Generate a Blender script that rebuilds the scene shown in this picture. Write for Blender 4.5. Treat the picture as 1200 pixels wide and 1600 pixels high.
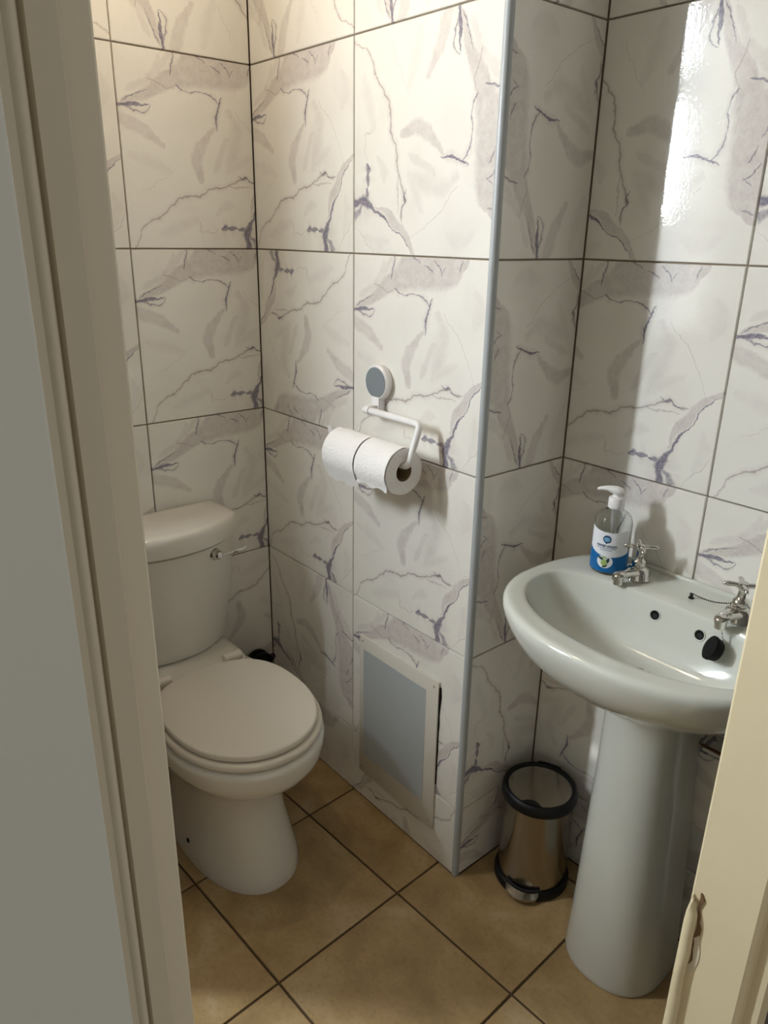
import bpy, bmesh, math, random
from mathutils import Vector, Matrix
random.seed(4)
for o in list(bpy.data.objects): bpy.data.objects.remove(o)
SC = bpy.context.scene
COL = SC.collection

# ------------------------------------------------------------------ camera
CAM_LOC = Vector((1.7175, -1.0321, 1.4301))
YAW, PIT, ROL, FPX = 0.8659, -0.3536, 0.0172, 1173.3
Fv = Vector((-math.sin(YAW) * math.cos(PIT), math.cos(YAW) * math.cos(PIT), math.sin(PIT)))
Rv = Vector((math.cos(YAW), math.sin(YAW), 0))
Uv = Rv.cross(Fv)
R2 = Rv * math.cos(ROL) + Uv * math.sin(ROL)
U2 = -Rv * math.sin(ROL) + Uv * math.cos(ROL)
cd = bpy.data.cameras.new('camera')
cd.sensor_fit = 'VERTICAL'; cd.sensor_height = 36.0; cd.lens = FPX / 1600 * 36.0
cd.clip_start = 0.02
cam = bpy.data.objects.new('camera', cd); COL.objects.link(cam)
cam.matrix_world = Matrix.Translation(CAM_LOC) @ Matrix((R2, U2, -Fv)).transposed().to_4x4()
SC.camera = cam

# ------------------------------------------------------------------ world, exposure
WORLD_RGB, WORLD_STRENGTH = (1.0, 0.96, 0.89), 0.40
PANE_STRENGTH, PANE_TOP_STRENGTH, PANE2_STRENGTH = 270.0, 105.0, 3.0
LAMP, LAMP_STRENGTH = (.40, -.50, 2.14), 98.0
w = bpy.data.worlds.new('world'); SC.world = w; w.use_nodes = True
bg = w.node_tree.nodes['Background']
bg.inputs[0].default_value = (*WORLD_RGB, 1); bg.inputs[1].default_value = WORLD_STRENGTH
vs = SC.view_settings
vs.view_transform = 'Standard'; vs.look = 'None'; vs.exposure = 0.3; vs.gamma = 1.0
vs.use_curve_mapping = False

# ------------------------------------------------------------------ room measures
XC, YD = 0.788, 0.257            # pipe boxing corner, depth of the alcove
XR, XO = 1.42, 1.52              # door wall: room face, hall face
YF = -1.80                       # far end wall behind the left jamb
YL, YJ = -0.954, -0.251          # door opening
ZC = 2.5
Z5 = 0.192                       # lowest wall grout line
T = 0.008                        # tile thickness
G = 0.0032                       # grout gap

# ------------------------------------------------------------------ material helpers
def lin(r, g, b):
    f = lambda c: (c / 255 / 12.92) if c / 255 <= 0.04045 else ((c / 255 + 0.055) / 1.055) ** 2.4
    return (f(r), f(g), f(b), 1)

class NT:
    def __init__(s, name):
        s.m = bpy.data.materials.new(name); s.m.use_nodes = True
        s.t = s.m.node_tree; s.n = s.t.nodes; s.l = s.t.links
        s.b = s.n['Principled BSDF']
    def new(s, ty, **kw):
        n = s.n.new(ty)
        for k, v in kw.items(): setattr(n, k, v)
        return n
    def put(s, sock, v):
        if hasattr(v, 'is_output') or isinstance(v, bpy.types.NodeSocket): s.l.new(v, sock)
        else: sock.default_value = v
    def math(s, op, a, b=0.0, c=None, clamp=False):
        n = s.n.new('ShaderNodeMath'); n.operation = op; n.use_clamp = clamp
        s.put(n.inputs[0], a); s.put(n.inputs[1], b)
        if c is not None: s.put(n.inputs[2], c)
        return n.outputs[0]
    def mix(s, fac, a, b):
        n = s.n.new('ShaderNodeMix'); n.data_type = 'RGBA'
        s.put(n.inputs[0], fac); s.put(n.inputs[6], a); s.put(n.inputs[7], b)
        return n.outputs[2]
    def noise(s, vec, scale, detail=3.0, rough=0.5, dist=0.0):
        n = s.n.new('ShaderNodeTexNoise')
        if vec is not None: s.l.new(vec, n.inputs['Vector'])
        n.inputs['Scale'].default_value = scale; n.inputs['Detail'].default_value = detail
        n.inputs['Roughness'].default_value = rough; n.inputs['Distortion'].default_value = dist
        return n
    def obj(s): return s.new('ShaderNodeTexCoord').outputs['Object']
    def bump(s, h, strength, dist):
        n = s.n.new('ShaderNodeBump'); n.inputs['Strength'].default_value = strength
        n.inputs['Distance'].default_value = dist; s.l.new(h, n.inputs['Height'])
        s.l.new(n.outputs[0], s.b.inputs['Normal'])

def ramp(nt, fac, stops):
    n = nt.new('ShaderNodeValToRGB'); e = n.color_ramp.elements
    while len(e) < len(stops): e.new(0.5)
    for el, (p, c) in zip(e, stops): el.position = p; el.color = c
    nt.l.new(fac, n.inputs[0]); return n.outputs[0]

def simple(name, rgb, rough=0.5, metal=0.0, var=0.06, scale=20.0, bump=0.0, bscale=150.0, coat=0.0, spec=0.5, trans=0.0, ior=1.5, rvar=0.0):
    nt = NT(name); c = lin(*rgb)
    co = nt.obj(); nz = nt.noise(co, scale, 4)
    lo = tuple(x * (1 - var) for x in c[:3]) + (1,); hi = tuple(min(1, x * (1 + var)) for x in c[:3]) + (1,)
    nt.l.new(nt.mix(nz.outputs[0], lo, hi), nt.b.inputs['Base Color'])
    nt.b.inputs['Roughness'].default_value = rough
    if rvar: nt.l.new(nt.math('MULTIPLY_ADD', nz.outputs[0], rvar, rough - rvar / 2), nt.b.inputs['Roughness'])
    nt.b.inputs['Metallic'].default_value = metal
    nt.b.inputs['Coat Weight'].default_value = coat
    nt.b.inputs['Specular IOR Level'].default_value = spec
    nt.b.inputs['Transmission Weight'].default_value = trans
    nt.b.inputs['IOR'].default_value = ior
    if bump:
        nt.bump(nt.noise(co, bscale, 3).outputs[0], bump, 0.002)
    return nt.m

# --- printed marble tile: veins are curves v = f(u) (or u = f(v)) drawn with Float Curve nodes
def marble():
    nt = NT('marble_print_tile')
    uv = nt.new('ShaderNodeTexCoord').outputs['UV']
    n1 = nt.noise(uv, 9.0, 3); n2 = nt.noise(uv, 45.0, 2)
    sub = nt.new('ShaderNodeVectorMath', operation='SUBTRACT'); nt.l.new(n1.outputs[1], sub.inputs[0]); sub.inputs[1].default_value = (.5, .5, .5)
    sc1 = nt.new('ShaderNodeVectorMath', operation='SCALE'); nt.l.new(sub.outputs[0], sc1.inputs[0]); sc1.inputs['Scale'].default_value = 0.06
    sub2 = nt.new('ShaderNodeVectorMath', operation='SUBTRACT'); nt.l.new(n2.outputs[1], sub2.inputs[0]); sub2.inputs[1].default_value = (.5, .5, .5)
    sc2 = nt.new('ShaderNodeVectorMath', operation='SCALE'); nt.l.new(sub2.outputs[0], sc2.inputs[0]); sc2.inputs['Scale'].default_value = 0.018
    a1 = nt.new('ShaderNodeVectorMath', operation='ADD'); nt.l.new(uv, a1.inputs[0]); nt.l.new(sc1.outputs[0], a1.inputs[1])
    a2 = nt.new('ShaderNodeVectorMath', operation='ADD'); nt.l.new(a1.outputs[0], a2.inputs[0]); nt.l.new(sc2.outputs[0], a2.inputs[1])
    sep = nt.new('ShaderNodeSeparateXYZ'); nt.l.new(a2.outputs[0], sep.inputs[0])
    U, V = sep.outputs[0], sep.outputs[1]
    def curve(t, pts):
        n = nt.new('ShaderNodeFloatCurve'); m = n.mapping; m.use_clip = False; cu = m.curves[0]
        cu.points[0].location = pts[0]; cu.points[1].location = pts[-1]
        for p in pts[1:-1]: cu.points.new(*p)
        for p in cu.points: p.handle_type = 'AUTO_CLAMPED'
        m.update(); nt.l.new(t, n.inputs['Value']); return n.outputs[0]
    halos = []
    def vein(axis, pts, hw, strength, sharp=1.0, halo=0.0, spread=6.0):
        # pts: (u, v); hw: list of half widths along pts
        if axis == 'u': P = [(u, v, h) for (u, v), h in zip(pts, hw)]; t, d = U, V
        else: P = [(v, u, h) for (u, v), h in zip(pts, hw)]; t, d = V, U
        P.sort()
        c = curve(t, [(a, b) for a, b, h in P])
        e = 0.012
        wp = [(P[0][0] - e, 0.0)] + [(a, h * 5) for a, b, h in P] + [(P[-1][0] + e, 0.0)]
        w0 = nt.math('MULTIPLY', curve(t, wp), 0.2)
        wd = nt.math('MAXIMUM', w0, 0.0006)
        x = nt.math('ABSOLUTE', nt.math('SUBTRACT', d, c))
        q = nt.math('DIVIDE', x, wd)
        gate = nt.math('MULTIPLY', nt.math('GREATER_THAN', w0, 0.0007), strength)
        r = nt.math('MULTIPLY', nt.math('SUBTRACT', 1.0, q), sharp, clamp=True)
        if halo: halos.append(nt.math('MULTIPLY', nt.math('MULTIPLY', nt.math('SUBTRACT', 1.0, nt.math('DIVIDE', q, spread)), halo, clamp=True), gate))
        return nt.math('MULTIPLY', r, gate)
    def mx(lst):
        a = lst[0]
        for b in lst[1:]: a = nt.math('MAXIMUM', a, b)
        return a
    patches = [
        vein('u', [(.03, .735), (.12, .765), (.2, .815), (.27, .85), (.345, .895), (.45, .93), (.6, .935), (.7, .94), (.77, .955), (.81, .985), (.84, 1.02)],
             [.012, .028, .05, .06, .075, .105, .1, .1, .085, .06, .03], .72, 3),
        vein('v', [(.57, .66), (.515, .60), (.468, .55), (.44, .47), (.46, .36)], [.012, .035, .045, .04, .02], .62, 2),
        vein('v', [(.64, .60), (.59, .50), (.555, .42)], [.02, .03, .02], .3, 2),
        vein('u', [(.0, .65), (.07, .625), (.16, .59), (.25, .54)], [.04, .045, .04, .02], .55, 2.5),
        vein('u', [(.775, .20), (.80, .26), (.835, .315), (.88, .372), (.93, .418), (1.0, .468)], [.02, .045, .05, .04, .028, .016], .72, 2.6),
        vein('u', [(.55, .2), (.6, .24), (.66, .25)], [.02, .04, .02], .25, 1.5),
        vein('v', [(.66, .74), (.70, .66), (.69, .56), (.64, .44)], [.03, .05, .06, .03], .30, 1.3),
        vein('u', [(.62, .42), (.70, .46), (.80, .52)], [.02, .04, .03], .22, 1.3),
        vein('u', [(.04, .48), (.14, .46), (.26, .42)], [.03, .05, .03], .22, 1.3),
        vein('v', [(.90, .86), (.93, .78), (.90, .70)], [.03, .05, .03], .20, 1.3),
        vein('u', [(.18, .08), (.30, .12), (.42, .15)], [.02, .05, .03], .22, 1.3),
        vein('v', [(.93, .28), (.95, .2), (.92, .1)], [.02, .04, .02], .18, 1.3),
        vein('u', [(.06, .79), (.14, .83), (.2, .88), (.25, .95)], [.02, .035, .04, .03], .35, 1.6),
        vein('v', [(.30, .98), (.24, .9), (.2, .82)], [.02, .03, .02], .35, 2),
    ]
    lines = [
        vein('u', [(.0, -.04), (.036, .017), (.096, .118), (.206, .18), (.283, .241), (.351, .272), (.421, .284), (.503, .32), (.587, .333), (.655, .362), (.722, .384), (.751, .393), (.767, .376), (.83, .374)],
             [.006, .007, .007, .008, .009, .009, .007, .008, .006, .006, .007, .008, .006, .003], .8, 1.6, .5, 4),
        vein('u', [(.64, .35), (.703, .34), (.79, .345)], [.003, .006, .004], .55, 1.5),
        vein('u', [(.70, .74), (.767, .68), (.83, .598), (.871, .543), (.915, .45)], [.003, .004, .005, .004, .003], .5, 1.5),
        vein('v', [(.432, .135), (.44, .1), (.45, .08)], [.004, .005, .003], .5, 1.5),
        vein('u', [(.44, .09), (.508, .084), (.56, .11)], [.003, .004, .002], .4, 1.5),
        vein('u', [(.875, .03), (.939, .101), (.99, .17)], [.003, .005, .003], .45, 1.5),
        vein('u', [(.17, .86), (.249, .835), (.3, .825), (.337, .85)], [.004, .006, .005, .004], .6, 1.5),
        vein('u', [(.1, .31), (.2, .35), (.3, .44)], [.003, .004, .002], .25, 1.5),
    ]
    darks = [
        vein('v', [(.982, .436), (.936, .398), (.877, .321), (.836, .265), (.803, .209), (.772, .152), (.752, .1), (.746, .055), (.752, .0)],
             [.0025, .0045, .0045, .006, .008, .016, .034, .028, .030], 1, 1.8, .45, 3.2),
        vein('v', [(.765, .075), (.785, .058), (.80, .04), (.812, .012)], [.012, .030, .022, .030], .7, 1.5, .45, 3.2),
        vein('u', [(.69, .118), (.72, .118), (.745, .108)], [.005, .012, .012], .85, 2, .45, 3.2),
        vein('u', [(.585, .113), (.605, .117), (.625, .117), (.645, .121), (.665, .123)], [.012, .02, .009, .02, .01], .85, 2.4, .45, 3.2),
        vein('u', [(.35, .845), (.394, .822), (.478, .816), (.523, .814), (.575, .797), (.605, .768)], [.008, .004, .003, .004, .009, .004], .75, 1.8, .55, 5),
        vein('v', [(.615, .805), (.601, .766), (.581, .726), (.570, .687), (.578, .645)], [.003, .007, .007, .007, .003], 1, 1.8, .55, 5),
        vein('v', [(.335, 1.0), (.325, .955), (.312, .925), (.308, .885)], [.004, .006, .007, .003], .8, 1.8, .55, 5),
        vein('u', [(-.01, .712), (.03, .713), (.06, .713), (.085, .722), (.12, .727), (.165, .735)], [.012, .011, .014, .014, .006, .003], .95, 2, .45, 3.2),
        vein('u', [(.03, .732), (.075, .756), (.113, .779), (.16, .80)], [.003, .005, .004, .002], .7, 1.8, .55, 5),
        vein('u', [(.05, .702), (.085, .692), (.12, .690), (.155, .698), (.178, .725)], [.003, .006, .005, .006, .004], .7, 1.8, .55, 5),
        vein('u', [(.56, .952), (.585, .94), (.605, .925)], [.003, .006, .003], .7, 1.8, .55, 5),
        vein('u', [(.625, .97), (.655, .945), (.68, .922)], [.003, .006, .005], .75, 1.8, .55, 5),
        vein('u', [(.468, 1.0), (.49, .985), (.52, .972)], [.006, .005, .003], .7, 1.8, .55, 5),
        vein('v', [(.69, .96), (.686, .94), (.68, .92)], [.003, .005, .003], .6, 1.8, .55, 5),
        vein('v', [(.80, .985), (.79, .965), (.786, .945)], [.004, .006, .003], .6, 1.8, .55, 5),
        vein('u', [(.70, .40), (.725, .388), (.748, .396), (.765, .38), (.80, .373)], [.002, .005, .006, .006, .003], .7, 1.8, .55, 5),
    ]
    cloud = nt.noise(uv, 3.2, 5, 0.55, 0.6).outputs[0]
    fine = nt.noise(uv, 16.0, 4, 0.6).outputs[0]
    stre = nt.noise(uv, 26.0, 4, .65, 1.5).outputs[0]
    pm = nt.math('MULTIPLY', nt.math('MAXIMUM', mx(patches), mx(halos)), nt.math('MULTIPLY_ADD', nt.math('MULTIPLY', fine, stre), 2.4, .35), clamp=True)
    haze = nt.math('MULTIPLY', nt.math('SUBTRACT', cloud, .47, clamp=True), 1.6, clamp=True)
    lm = nt.math('MULTIPLY', mx(lines), nt.math('MULTIPLY_ADD', fine, 1.0, .3), clamp=True)
    n3 = nt.noise(uv, 70.0, 3, 0.6).outputs[0]
    dm = nt.math('MULTIPLY', mx(darks), nt.math('MULTIPLY_ADD', n3, 1.5, .2), clamp=True)
    c = nt.mix(haze, lin(236, 233, 225), lin(220, 214, 206))
    c = nt.mix(nt.math('MULTIPLY', pm, .66), c, lin(182, 170, 168))
    c = nt.mix(lm, c, lin(165, 150, 144))
    c = nt.mix(nt.math('MULTIPLY', dm, .84), c, lin(98, 92, 118))
    nt.l.new(c, nt.b.inputs['Base Color'])
    nt.b.inputs['Roughness'].default_value = 0.065
    nt.b.inputs['Specular IOR Level'].default_value = 0.5
    nt.bump(nt.noise(uv, 60.0, 2, .5).outputs[0], 0.12, 0.0012)
    return nt.m

def floor_mat():
    nt = NT('beige_floor_tile')
    tc = nt.obj(); oi = nt.new('ShaderNodeObjectInfo')
    add = nt.new('ShaderNodeVectorMath', operation='ADD'); nt.l.new(tc, add.inputs[0])
    cm = nt.new('ShaderNodeVectorMath', operation='SCALE'); cm.inputs[0].default_value = (3, 7, 0); nt.l.new(oi.outputs['Random'], cm.inputs['Scale'])
    nt.l.new(cm.outputs[0], add.inputs[1])
    a = nt.noise(add.outputs[0], 7, 5, .6, .4).outputs[0]; b = nt.noise(add.outputs[0], 90, 3, .6).outputs[0]
    c = ramp(nt, a, [(.3, lin(154, 127, 86)), (.52, lin(177, 149, 104)), (.7, lin(193, 169, 130))])
    c = nt.mix(nt.math('MULTIPLY', nt.math('SUBTRACT', b, .5, clamp=True), 1.3, clamp=True), c, lin(122, 98, 65))
    nt.l.new(c, nt.b.inputs['Base Color'])
    nt.b.inputs['Roughness'].default_value = 0.42
    nt.bump(b, .12, .002)
    return nt.m

M = {}
M['tile'] = marble()
M['floor'] = floor_mat()
M['grout'] = simple('wall_grout', (172, 156, 136), .9, bump=.3)
M['fgrout'] = simple('floor_grout', (88, 70, 50), .95, bump=.4)
M['cream'] = simple('tan_plaster', (84, 80, 72), .7, bump=.1)
M['ceil'] = simple('ceiling_paint', (120, 115, 106), .8)
M['gloss'] = simple('off_white_gloss_paint', (226, 216, 194), .38, var=.05, scale=6, bump=.12, bscale=60, rvar=.12)
M['beige'] = simple('beige_gloss_paint', (228, 214, 178), .35, var=.05, scale=9, bump=.15, bscale=70, rvar=.1)
M['door'] = simple('pale_grey_door_paint', (222, 224, 216), .42, var=.05, scale=5, bump=.08, bscale=60, rvar=.1)
M['filler'] = simple('pale_filler', (222, 212, 186), .6)
M['raw'] = simple('bare_timber', (120, 92, 62), .85, var=.25, scale=60, bump=.4)
M['ceramic'] = simple('white_vitreous_china', (208, 210, 201), .12, var=.015, coat=.3)
M['ceramic2'] = simple('white_toilet_china', (224, 219, 208), .14, var=.015, coat=.2)
M['seat'] = simple('cream_white_seat_plastic', (220, 212, 198), .3, var=.02)
M['white'] = simple('white_plastic', (238, 236, 236), .3, var=.015)
M['grey'] = simple('grey_plastic', (128, 136, 140), .4, var=.03)
M['trim'] = simple('grey_pvc_trim', (170, 174, 176), .35, var=.03)
M['chrome'] = simple('chrome', (215, 213, 208), .1, 1, var=.03)
M['steel'] = simple('polished_steel', (168, 162, 152), .17, 1, var=.05, scale=8, rvar=.05)
M['black'] = simple('black_plastic', (13, 13, 14), .48, var=.1, spec=.3)
M['dark'] = simple('dark_rubber', (9, 9, 9), .7, var=.1, spec=.2)
M['hole'] = simple('dark_grey_metal', (40, 40, 40), .4, .5, var=.1)  # dark grey metal of the plug chain, clamp screw and overflow pipes
M['paper'] = simple('white_tissue_paper', (240, 238, 236), .95, var=.02, bump=.8, bscale=160)
M['core'] = simple('cardboard_core', (132, 112, 82), .9, var=.1, scale=80)
M['panel'] = simple('pale_panel_plastic', (216, 212, 200), .22, var=.02, scale=10)
M['panelc'] = simple('blue_grey_panel_centre', (178, 183, 184), .22, var=.03, scale=8)  # blue-grey rectangle laid over the middle of the panel board
M['clear'] = simple('clear_plastic', (246, 248, 246), .04, var=.0, trans=1.0, ior=1.45)
M['label'] = simple('white_label', (232, 234, 240), .4, var=.02)
M['blue'] = simple('blue_label', (0, 100, 164), .3, var=.12, scale=40)
M['navy'] = simple('navy_print', (26, 62, 104), .4, var=.05)
M['ltblue'] = simple('pale_blue_print', (120, 170, 205), .4, var=.05)
M['green'] = simple('leaf_green_print', (160, 186, 110), .4, var=.12, scale=200)
M['dgreen'] = simple('dark_green_print', (22, 62, 58), .4, var=.12, scale=200)
M['wood'] = simple('brown_board_edge', (120, 84, 62), .7, var=.2, scale=60)
M['ground'] = simple('hall_floor', (150, 136, 112), .7, var=.1)

# ------------------------------------------------------------------ mesh helpers
def mesh_obj(name, bm, mat, parent=None, smooth=False, kind=None):
    bmesh.ops.recalc_face_normals(bm, faces=bm.faces)
    me = bpy.data.meshes.new(name); bm.to_mesh(me); bm.free()
    return link_mesh(name, me, mat, parent, smooth, kind)

def link_mesh(name, me, mat, parent=None, smooth=False, kind=None):
    if mat and not me.materials: me.materials.append(M[mat])
    if smooth:
        me.polygons.foreach_set('use_smooth', [True] * len(me.polygons))
    o = bpy.data.objects.new(name, me); COL.objects.link(o)
    if parent: o.parent = parent
    if kind: o['kind'] = kind
    return o

def auto(o, ang=40):
    me = o.data
    me.polygons.foreach_set('use_smooth', [True] * len(me.polygons))
    bm = bmesh.new(); bm.from_mesh(me)
    for e in bm.edges:
        if len(e.link_faces) == 2 and e.calc_face_angle(0) > math.radians(ang): e.smooth = False
    bm.to_mesh(me); bm.free(); return o

def empty(name, label, cat, loc=(0, 0, 0), group=None):
    o = bpy.data.objects.new(name, None); COL.objects.link(o); o.location = loc
    o.empty_display_size = .05
    tag(o, label, cat, group); return o

def tag(o, label, cat, group=None):
    o['label'] = label; o['category'] = cat
    if group: o['group'] = group
    return o

def box(bm, x0, x1, y0, y1, z0, z1, bev=0.0, seg=2):
    vs_ = [bm.verts.new((x, y, z)) for x in (x0, x1) for y in (y0, y1) for z in (z0, z1)]
    f = [(0, 1, 3, 2), (4, 6, 7, 5), (0, 4, 5, 1), (2, 3, 7, 6), (0, 2, 6, 4), (1, 5, 7, 3)]
    fs = [bm.faces.new([vs_[i] for i in q]) for q in f]
    if bev:
        es = list({e for q in fs for e in q.edges})
        bmesh.ops.bevel(bm, geom=es, offset=bev, segments=seg, affect='EDGES', profile=.5)

def loft(bm, rings, cap0=True, cap1=True, closed=True):
    R = [[bm.verts.new(p) for p in r] for r in rings]
    n = len(R[0])
    for a, b in zip(R, R[1:]):
        for i in range(n if closed else n - 1):
            j = (i + 1) % n
            try: bm.faces.new((a[i], a[j], b[j], b[i]))
            except ValueError: pass
    if cap0: bm.faces.new(list(reversed(R[0])))
    if cap1: bm.faces.new(R[-1])
    return R

def lathe(bm, prof, seg=40, loc=(0, 0, 0), mat=None):
    # prof: (r, z); r==0 allowed only at ends
    mat = mat or Matrix.Identity(4)
    L = Vector(loc)
    prev = None
    for r, z in prof:
        if r <= 1e-6: cur = [bm.verts.new(mat @ Vector((0, 0, z)) + L)]
        else: cur = [bm.verts.new(mat @ Vector((r * math.cos(2 * math.pi * i / seg), r * math.sin(2 * math.pi * i / seg), z)) + L) for i in range(seg)]
        if prev:
            for i in range(seg):
                j = (i + 1) % seg
                if len(prev) == 1 and len(cur) == 1: break
                if len(prev) == 1: bm.faces.new((prev[0], cur[j], cur[i]))
                elif len(cur) == 1: bm.faces.new((prev[i], prev[j], cur[0]))
                else: bm.faces.new((prev[i], prev[j], cur[j], cur[i]))
        prev = cur

def axis_mat(d):
    return Vector((0, 0, 1)).rotation_difference(Vector(d).normalized()).to_matrix().to_4x4()

def tube(bm, pts, r, seg=12, caps=True):
    P = [Vector(p) for p in pts]
    rs = r if isinstance(r, (list, tuple)) else [r] * len(P)
    rings = []; nrm = None
    for i, p in enumerate(P):
        if i == 0: t = (P[1] - P[0])
        elif i == len(P) - 1: t = P[-1] - P[-2]
        else: t = (P[i + 1] - P[i]).normalized() + (P[i] - P[i - 1]).normalized()
        t.normalize()
        if nrm is None:
            a = Vector((0, 0, 1)) if abs(t.z) < .9 else Vector((1, 0, 0))
            nrm = t.cross(a).normalized()
        nrm = (nrm - t * nrm.dot(t)).normalized(); bn = t.cross(nrm)
        rings.append([p + (nrm * math.cos(2 * math.pi * k / seg) + bn * math.sin(2 * math.pi * k / seg)) * rs[i] for k in range(seg)])
    loft(bm, rings, caps, caps)

def bend(pts, rad, n=6):
    # round the corners of a polyline
    P = [Vector(p) for p in pts]; out = [P[0]]
    for i in range(1, len(P) - 1):
        a = (P[i - 1] - P[i]); b = (P[i + 1] - P[i])
        q = min(rad, a.length * .49, b.length * .49)
        A = P[i] + a.normalized() * q; B = P[i] + b.normalized() * q
        for k in range(n + 1):
            t = k / n
            out.append(A * (1 - t) ** 2 + P[i] * 2 * t * (1 - t) + B * t * t)
    out.append(P[-1]); return out

def oval(cx, cy, af, ar, b, z, n=64, ef=2.0, er=2.0):
    # plan oval, long axis x: af to +x, ar to -x, half width b
    out = []
    for i in range(n):
        t = 2 * math.pi * i / n; c, s = math.cos(t), math.sin(t)
        e = ef if c >= 0 else er
        r = (abs(c) ** e + abs(s) ** e) ** (-1 / e)
        out.append((cx + (af if c >= 0 else ar) * c * r, cy + b * s * r, z))
    return out

# ------------------------------------------------------------------ walls
def slab(name, x0, x1, y0, y1, z0, z1, mat, kind='structure'):
    bm = bmesh.new(); box(bm, x0, x1, y0, y1, z0, z1)
    return mesh_obj(name, bm, mat, kind=kind)

WY0, WY1, WZ0, WZ1 = -1.78, -1.232, 1.05, 2.25     # window in the left wall, out of frame
wall_left = slab('wall_left', -.12, -T, WY1, 0, 0, ZC, 'grout')
bm = bmesh.new()
for a in ((YF, WY0, 0, ZC), (WY0, WY1, 0, WZ0), (WY0, WY1, WZ1, ZC)): box(bm, -.12, 0, a[0], a[1], a[2], a[3])
mesh_obj('wall_left_end', bm, 'cream', kind='structure')
# pipe boxing: back wall of the toilet corner and its return
wall_back = slab('wall_back', -.12, XC - T, T, .40, 0, ZC, 'grout')
wall_side = slab('wall_alcove_side', XC - T, XC - T + .0005, T, YD + T, 0, ZC, 'grout')
wall_alc = slab('wall_alcove_back', XC - T + .0005, XR, YD + T, .40, 0, ZC, 'grout')
DTOP = 2.06
bm = bmesh.new()
for a in ((YF, YL - .04, 0, ZC), (YL - .04, YJ + .04, DTOP + .03, ZC), (YJ + .04, .40, 0, ZC)): box(bm, XR, XO - .004, a[0], a[1], a[2], a[3])
wall_right = mesh_obj('wall_right', bm, 'cream', kind='structure')
wall_front = slab('wall_front', -.12, XO - .004, YF - .1, YF, 0, ZC, 'cream')
slab('added_shade_wall', 0, .44, -.84, -.76, 0, 1.06, 'cream')   # unseen low wall, added to keep window light off the toilet and floor
ceiling = slab('ceiling', -.12, XO, YF, .40, ZC, ZC + .1, 'ceil')

# --- tiles
def tile_mesh(s0, s1, t0, t1, rot, size=.4):
    """tile cut to s0..s1, t0..t1 of the full square (0..1); local x right, y up, z out"""
    bm = bmesh.new(); uvl = bm.loops.layers.uv.new('UVMap')
    w_, h_ = (s1 - s0) * size, (t1 - t0) * size
    g = G / 2; c = .0012
    def P(x, y, z): return bm.verts.new((x, y, z))
    q = [(g, g), (w_ - g, g), (w_ - g, h_ - g), (g, h_ - g)]
    q2 = [(g + c, g + c), (w_ - g - c, g + c), (w_ - g - c, h_ - g - c), (g + c, h_ - g - c)]
    lo = [P(x, y, -T + .001) for x, y in q]; mi = [P(x, y, -c) for x, y in q]; hi = [P(x, y, 0) for x, y in q2]
    bm.faces.new(hi); bm.faces.new(list(reversed(lo)))
    for a, b in ((lo, mi), (mi, hi)):
        for i in range(4):
            j = (i + 1) % 4; bm.faces.new((a[i], a[j], b[j], b[i]))
    for f in bm.faces:
        for l in f.loops:
            s = s0 + l.vert.co.x / size; t = t0 + l.vert.co.y / size
            if rot == 0: uv = (s, t)
            elif rot == 90: uv = (1 - t, s)       # print turned clockwise
            elif rot == -90: uv = (t, 1 - s)      # print turned counter-clockwise
            else: uv = (1 - s, 1 - t)
            l[uvl].uv = uv
    me = bpy.data.meshes.new('tile'); bm.to_mesh(me); bm.free(); return me
_cache = {}
def put_tile(wall, org, right, normal, s0, s1, t0, t1, rot):
    k = (round(s0, 3), round(s1, 3), round(t0, 3), round(t1, 3), rot)
    if k not in _cache: _cache[k] = tile_mesh(*k)
    o = link_mesh('tile', _cache[k], 'tile', wall)
    r, n = Vector(right), Vector(normal); u = Vector((0, 0, 1))
    o.matrix_world = Matrix.Translation(Vector(org)) @ Matrix((r, u, n)).transposed().to_4x4()
# bands: (z0, t0, t1)
BANDS = [(Z5 + 1.6, 0, (ZC - Z5 - 1.6 - .4) / .4 if False else 1), (Z5 + 1.2, 0, 1), (Z5 + .8, 0, 1), (Z5 + .4, 0, 1), (Z5, 0, 1), (0, 1 - Z5 / .4, 1)]
TOPB = (Z5 + 2.0, 0, (ZC - Z5 - 2.0) / .4)
def tile_wall(wall, right, normal, base, cols):
    """cols: (offset along right, s0, s1, rotations for bands top..bottom)"""
    for off, s0, s1, rots in cols:
        for (z0, t0, t1), r in zip([TOPB] + BANDS, (rots[0],) + tuple(rots)):
            o = Vector(base) + Vector(right) * off
            put_tile(wall, (o.x, o.y, z0), right, normal, s0, s1, t0, t1, r)
GA, XB, GD = .3243, .3904, 1.1104
tile_wall(wall_left, (0, 1, 0), (1, 0, 0), (0, 0, 0), [
    (-GA, 0, GA / .4, (-90, 0, 0, 0, 180, 0)),
    (-GA - .4, 0, 1, (-90, 0, 0, 0, 180, 0)), (-GA - .8, 0, 1, (-90, 0, 0, 0, 180, 0)),
    (WY1, 1 - (-GA - .8 - WY1) / .4, 1, (-90, 0, 0, 0, 180, 0))])
tile_wall(wall_back, (1, 0, 0), (0, -1, 0), (0, 0, 0), [
    (0, 1 - XB / .4, 1, (-90, 0, 180, 0, 90, 0)),
    (XB, 0, (XC - XB - .001) / .4, (-90, 90, 0, 0, 0, 180))])
tile_wall(wall_side, (0, 1, 0), (1, 0, 0), (XC, 0, 0), [
    (.001, 0, (YD - .001) / .4, (-90, -90, -90, -90, 90, 0))])
tile_wall(wall_alc, (1, 0, 0), (0, -1, 0), (0, YD, 0), [
    (XC, 1 - (GD - XC) / .4, 1, (90, 90, 0, 0, 180, 0)),
    (GD, 0, (XR - GD - .001) / .4, (90, 90, 0, 0, 180, 0))])

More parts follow.
